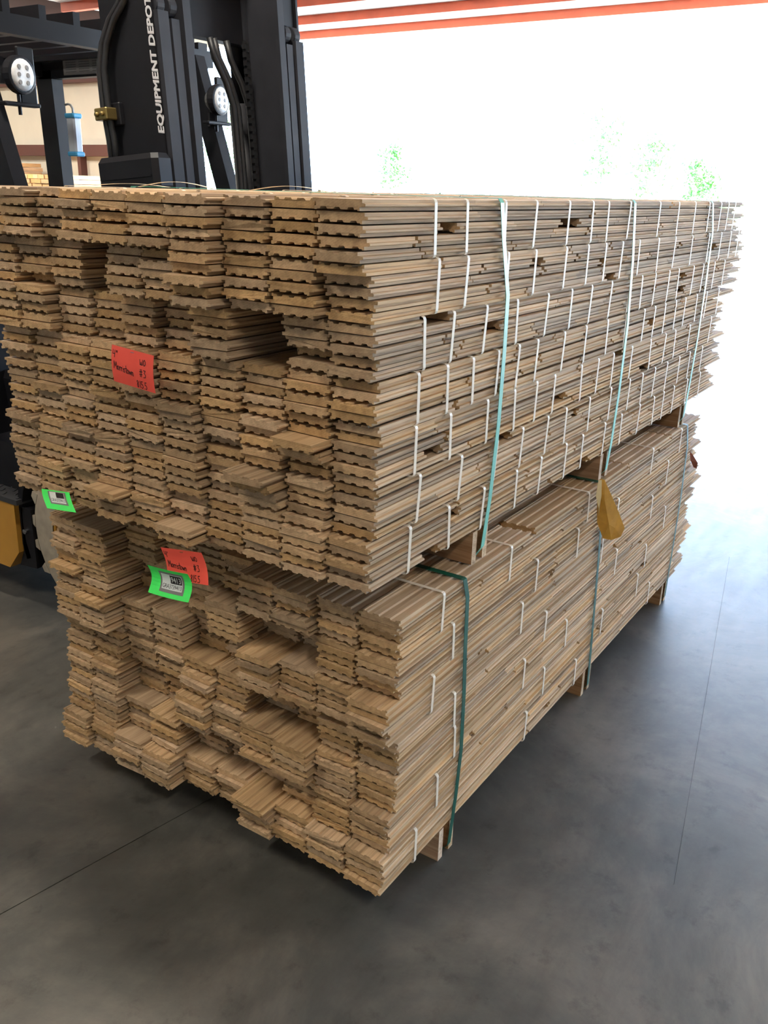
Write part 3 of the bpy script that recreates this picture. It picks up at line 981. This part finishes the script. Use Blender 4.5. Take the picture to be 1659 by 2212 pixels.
class Card:
    """a bent card: origin = top-left corner, u runs along the top, v down; bend lifts it along n as a function of (s,t) in 0..1"""
    def __init__(self, o, u, v, n, w, h, bend):
        self.o, self.u, self.v, self.n, self.w, self.h, self.bend = Vector(o), Vector(u).normalized(), Vector(v).normalized(), Vector(n).normalized(), w, h, bend

    def P(self, x, y, lift=0.0):
        """x from left, y from top (metres)"""
        return self.o + self.u * x + self.v * y + self.n * (self.bend(x / self.w, y / self.h) + lift)

    def sheet(self, x0, y0, x1, y1, lift, th, nx=10, ny=8):
        b = MB()
        vs, fs = [], []
        for side in (th, 0.0):
            for j in range(ny + 1):
                for i in range(nx + 1):
                    vs.append(self.P(x0 + (x1 - x0) * i / nx, y0 + (y1 - y0) * j / ny, lift + side))
        N1 = (nx + 1) * (ny + 1)
        for j in range(ny):
            for i in range(nx):
                a = j * (nx + 1) + i
                fs.append((a, a + nx + 1, a + nx + 2, a + 1))
                fs.append((N1 + a, N1 + a + 1, N1 + a + nx + 2, N1 + a + nx + 1))
        edge = [i for i in range(nx + 1)] + [j * (nx + 1) + nx for j in range(1, ny + 1)] + [ny * (nx + 1) + i for i in range(nx - 1, -1, -1)] + [j * (nx + 1) for j in range(ny - 1, 0, -1)]
        for k in range(len(edge)):
            a, c = edge[k], edge[(k + 1) % len(edge)]
            fs.append((a, c, N1 + c, N1 + a))
        return b.add(vs, fs)

    def flat(self, verts, faces, lift):
        return MB().add([self.P(x, y, lift) for x, y in verts], faces)


def red_card(name, label, card, lines):
    r = tag(empty(name, card.o), label, 'card')
    b = card.sheet(0, 0, card.w, card.h, 0, .0004)
    b.v = [tuple(Vector(v) - card.o) for v in b.v]
    b.build('paper', M_RED, r)
    q = stroke_quads(lines)
    vs, fs = [], []
    for quad in q:
        k = len(vs)
        vs += [(p.x, card.h - p.y) for p in quad]
        fs.append((k, k + 1, k + 2, k + 3))
    b = card.flat(vs, fs, .0009)
    b.v = [tuple(Vector(v) - card.o) for v in b.v]
    b.build('handwriting', M_INK, r)
    st_ = card.flat([(card.w * .5 - .005, .0045), (card.w * .5 + .005, .0045), (card.w * .5 + .005, .0055), (card.w * .5 - .005, .0055)], [(0, 1, 2, 3)], .0010)
    st_.v = [tuple(Vector(v) - card.o) for v in st_.v]
    st_.build('staple', M_CHROME, r)


def green_card(name, label, card, sx0, sy0, sx1, sy1, code, short):
    r = tag(empty(name, card.o), label, 'card')
    def put(b, nm, mat):
        b.v = [tuple(Vector(v) - card.o) for v in b.v]
        b.build(nm, mat, r)
    put(card.sheet(0, 0, card.w, card.h, 0, .0004), 'paper', M_GRN)
    put(card.sheet(sx0, sy0, sx1, sy1, .0006, .0002, 8, 6), 'sticker_border', M_STGREY)
    m = .006
    ix0, iy0, ix1, iy1 = sx0 + m, sy0 + m * .8, sx1 - m, sy1 - m
    put(card.sheet(ix0, iy0, ix1, iy1, .0010, .0002, 8, 6), 'sticker', M_STWHITE)
    iw, ih = ix1 - ix0, iy1 - iy0
    put(card.sheet(ix0 + iw * .44, iy0 + ih * .03, ix1 - iw * .02, iy0 + ih * .60, .0014, .0001, 6, 4), 'number_box', M_INK)
    if short:
        vs, fs = text_mesh(short, 1.0)
        w0 = max(v[0] for v in vs); h0 = max(v[1] for v in vs)
        put(card.flat([(ix0 + iw * .47 + x / w0 * iw * .47, iy0 + ih * .52 - y / h0 * ih * .38) for x, y in vs], fs, .0018), 'number', M_STWHITE)
    vs, fs = text_mesh(code, 1.0)
    w0 = max(v[0] for v in vs); h0 = max(v[1] for v in vs)
    put(card.flat([(ix0 + iw * .03 + x / w0 * iw * .94, iy0 + ih * .92 - y / h0 * ih * .25) for x, y in vs], fs, .0016), 'code', M_INK)


NX = Vector((-1, 0, 0))
ADV = {'*': .62, 'M': .78, 'W': .85, 'i': .32, 'r': .42, 't': .42, 's': .42, '1': .36, '.': .26, '"': .5}


def writing(w, h, sep='"'):
    return [('4' + sep, w * .035, h * .70, h * .19, ADV, -.05), ('WO', w * .69, h * .66, h * .17, {'*': .75}, .0),
            ('Morristown', w * .06, h * .40, h * .20, {'*': .44, 'M': .62, 'i': .2, 'w': .5, 'r': .32, 's': .36, 't': .3}, -.10),
            ('#3', w * .68, h * .38, h * .20, {'*': .72}, -.02), ('815.5', w * .58, h * .06, h * .19, {'*': .55, '1': .32, '.': .22}, -.02)]


xr = -.118
c0 = at(242, 744, 0, xr); c1 = at(335, 768, 0, xr); c2 = at(247, 823, 0, xr)
cu = (c1 - c0); cv = (c2 - c0)
red_card('red_card', 'red index card with handwriting stapled to the upper pack of planks', Card(c0, cu, cv, NX, cu.length, cv.length, lambda s, t: .004 * math.sin(math.pi * t) + .003 * s), writing(cu.length, cv.length))
xr = -.130
c0 = at(347, 1182, 0, xr); c1 = at(435, 1194, 0, xr); c2 = at(362, 1250, 0, xr - .008)
cu = (c1 - c0); cv = (c2 - c0)
red_card('red_card', 'red index card with handwriting hanging partly behind a green card on the lower pack', Card(c0, cu, cv, NX, cu.length, cv.length, lambda s, t: -.006 * math.sin(math.pi * t)), writing(cu.length, cv.length, "'"))
xr = -.168
c0 = at(318, 1220, 0, xr + .012); c1 = at(405, 1240, 0, xr); c2 = at(320, 1279, 0, xr)
cu = (c1 - c0); cv = (c2 - c0)
green_card('green_card', 'bright green card with black and white number label hanging on the lower pack', Card(c0, cu, cv, NX, cu.length, cv.length, lambda s, t: -.012 * math.sin(math.pi * t) + .003 * math.sin(math.pi * s)), cu.length * .26, cv.length * .13, cu.length * .84, cv.length * .86, 'GRA3739413', '9413')
xr = -.118
c0 = at(90, 1056, 0, xr); c1 = at(150, 1064, 0, xr); c2 = at(102, 1098, 0, xr - .05)
cu = (c1 - c0); cv = (c2 - c0)
nn = cu.cross(cv).normalized()
if nn.x > 0: nn = -nn
green_card('green_card', 'curling green card with number label sticking out under the left end of the upper pack', Card(c0, cu, cv, nn, cu.length, cv.length, lambda s, t: .006 * math.sin(math.pi * t)), cu.length * .22, cv.length * .10, cu.length * .84, cv.length * .78, 'GRA3739413', '')


def paper(name, label, base, e, polys, wide=1.0, thick=.0006):
    """crumpled paper hanging at base; e = horizontal direction of the sheet; polys in (s,z) metres with an out-of-plane amount"""
    r = tag(empty(name, base), label, 'paper')
    e = Vector(e).normalized()
    n = e.cross(Vector((0, 0, 1))).normalized()
    for nm, pts, tris, mt, *own in polys:
        if own:
            e = Vector(own[0]).normalized()
            n = e.cross(Vector((0, 0, 1))).normalized()
        pts = [(p[0] * wide, p[1], p[2]) for p in pts]
        vs = [e * p[0] + Vector((0, 0, p[1])) + n * p[2] for p in pts]
        m = len(vs)
        vs2 = vs + [v + n * thick for v in vs]
        fs = [tuple(t) for t in tris] + [tuple(m + i for i in t[::-1]) for t in tris]
        cnt = {}
        for t in tris:
            for k in range(len(t)):
                a, c = t[k], t[(k + 1) % len(t)]
                cnt[(a, c)] = 1
        for (a, c) in list(cnt):
            if (c, a) not in cnt:
                fs.append((a, c, m + c, m + a))
        MB().add(vs2, fs).build(nm, mt, r)
    return r


gb = at(1297, 1034, 1, -.016)
paper('kraft_paper', 'folded yellow kraft paper tag hanging from the middle strap of the lower pack', gb, (.58, -.81, 0),
      [('front_sheet', [(.0, .0, .0), (.010, -.002, .004), (.032, -.05, .010), (.056, -.10, .004), (.080, -.156, -.004), (.070, -.180, .004), (.044, -.188, .012), (.022, -.184, .010), (.003, -.135, .006), (-.004, -.06, .004), (.012, -.06, .020), (.030, -.135, .022), (.050, -.150, .010)],
        [(0, 9, 10), (0, 10, 1), (1, 10, 2), (2, 10, 11, 3), (3, 11, 12), (3, 12, 4), (4, 12, 5), (5, 12, 6), (6, 12, 11, 7), (7, 11, 8), (8, 11, 10, 9)], M_GOLD),
       ('back_sheet', [(-.012, .0, .0), (-.004, -.002, .006), (.0, -.06, .004), (-.002, -.115, .008), (-.016, -.085, .012), (-.026, -.045, .004), (-.012, -.045, .014)],
        [(0, 6, 1), (1, 6, 2), (2, 6, 4, 3), (4, 6, 5), (5, 6, 0)], M_PALEP, (1.0, -.05, 0))], 1.15)
gb = at(1490, 975, 1, -.012)
paper('kraft_paper', 'small brown paper tag caught under the far strap of the lower pack', gb, (.80, -.60, 0),
      [('sheet', [(0, 0, 0), (.012, -.012, .004), (.040, -.048, .008), (.042, -.072, .004), (.030, -.068, .0), (.004, -.035, .006)], [(0, 5, 1), (5, 4, 2, 1), (4, 3, 2)], M_BROWNP)])

# loose ends of white band lying curled on top of the upper pack
ZT = ZU + HS2 + .7178
for k, (px, ln_t, hgt) in enumerate(((285, .20, .006), (380, .18, .013), (628, .18, .011))):
    p = at(px, 404, 0, .25 if k < 3 else .2)
    pts = []
    rr = tag(empty('loose_band', (p.x, p.y, ZT)), ['loose white band curling on top of the planks left of the mast', 'loose white band arched on top of the planks in front of the mast', 'loose white band arched on top of the planks below the right mast rails', 'short loose white band lying on top of the planks nearest the corner'][k], 'plastic band')
    for i in range(13):
        s = i / 12
        pts.append(Vector((.08 * (s - .5), -ln_t * (s - .5) * .9, .002 + hgt * math.sin(math.pi * s))))
    vs, fs = [], []
    for q_ in pts:
        for dx, dz in ((-.0045, 0), (.0045, 0), (.0045, .0008), (-.0045, .0008)):
            vs.append(q_ + Vector((dx, 0, dz)))
    for i in range(12):
        for a in range(4):
            c = (a + 1) % 4
            fs.append((4 * i + a, 4 * i + 4 + a, 4 * i + 4 + c, 4 * i + c))
    MB().add(vs, fs).build('strip', M_BAND, rr)

# ------------------------------------------------------------------ pale lumber stacks by the front wall
def far_stack(x, ya, yb, h, label, seed):
    rnd = random.Random(seed)
    r = tag(empty('board_stack', (x, ya, 0)), label, 'lumber stack', 'pale board stacks by the wall')
    MB().box((.05, .05, 0), (1.9, yb - ya - .05, h * .45)).build('base_layers', M_PINE, r)
    z = h * .45
    rows = max(4, int(round((h - z) / .085)))
    rh = (h - z) / rows
    me = {}
    for i in range(rows):
        y = 0.0
        while y < yb - ya - .05:
            w_ = rnd.choice((.14, .19, .24, .28))
            w_ = min(w_, yb - ya - y)
            key = round(w_, 2)
            if key not in me:
                me[key] = MB().box((0, 0, 0), (1.9, key - .012, rh - .008)).mesh('board', M_PINE)
            obj('board', me[key], r, (rnd.uniform(-.03, .04), y, z + i * rh))
            y += w_


far_stack(9.9, 14.1, 16.4, 1.64, 'low stack of pale sawn boards by the wall, right of the guard pillar', 3)
far_stack(9.8, 16.7, 19.4, 1.86, 'tall stack of pale sawn boards by the wall, left of the guard pillar', 5)

# ------------------------------------------------------------------ trees beyond the yard
def tree(x, y, h, r, label, seed, n=1000):
    rnd = random.Random(seed)
    t = tag(empty('tree', (x, y, -.02)), label, 'tree', 'trees beyond the yard')
    tr = MB().tube([(0, 0, 0), (.1, .05, h * .3), (.0, .1, h * .6), (.1, 0, h * .8)], [.22, .18, .12, .05], 8)
    for k in range(6):
        a = rnd.uniform(0, 6.28); z0 = h * rnd.uniform(.3, .6)
        tr.tube([(0, .05, z0), (math.cos(a) * r * .5, math.sin(a) * r * .5, z0 + h * .18)], [.08, .03], 6)
    tr.build('trunk', M_BARK, t)
    b = MB()
    cl = [(rnd.gauss(0, r * .4), rnd.gauss(0, r * .4), h * rnd.uniform(.35, .95)) for _ in range(22)]
    for k in range(n):
        c = rnd.choice(cl)
        p = Vector(c) + Vector((rnd.gauss(0, r * .2), rnd.gauss(0, r * .2), rnd.gauss(0, h * .06)))
        u = Vector((rnd.gauss(0, 1), rnd.gauss(0, 1), rnd.gauss(0, 1))).normalized()
        v = u.orthogonal().normalized()
        s = rnd.uniform(.10, .22)
        b.add([p - u * s, p + v * s * .5, p + u * s, p - v * s * .5], [(0, 1, 2, 3)])
    b.build('foliage', M_LEAF, t, fix=False)


TREES = [(465, 40, 6.2, 2.8, 'green leafy tree seen between the two mast uprights'), (842, 52, 5.0, 1.3, 'slender pale tree just right of the mast in the bright opening'),
         (1285, 56, 6.8, 1.8, 'taller faint tree above the right half of the upper pack'), (1395, 52, 4.9, 2.0, 'low bushy tree above the right half of the upper pack'), (1505, 60, 4.0, 1.4, 'small faint tree near the far right end of the upper pack')]
for k, (px, x, h, r, lb) in enumerate(TREES):
    tree(x, at(px, 400, 0, x).y, h, r, lb, 40 + k)
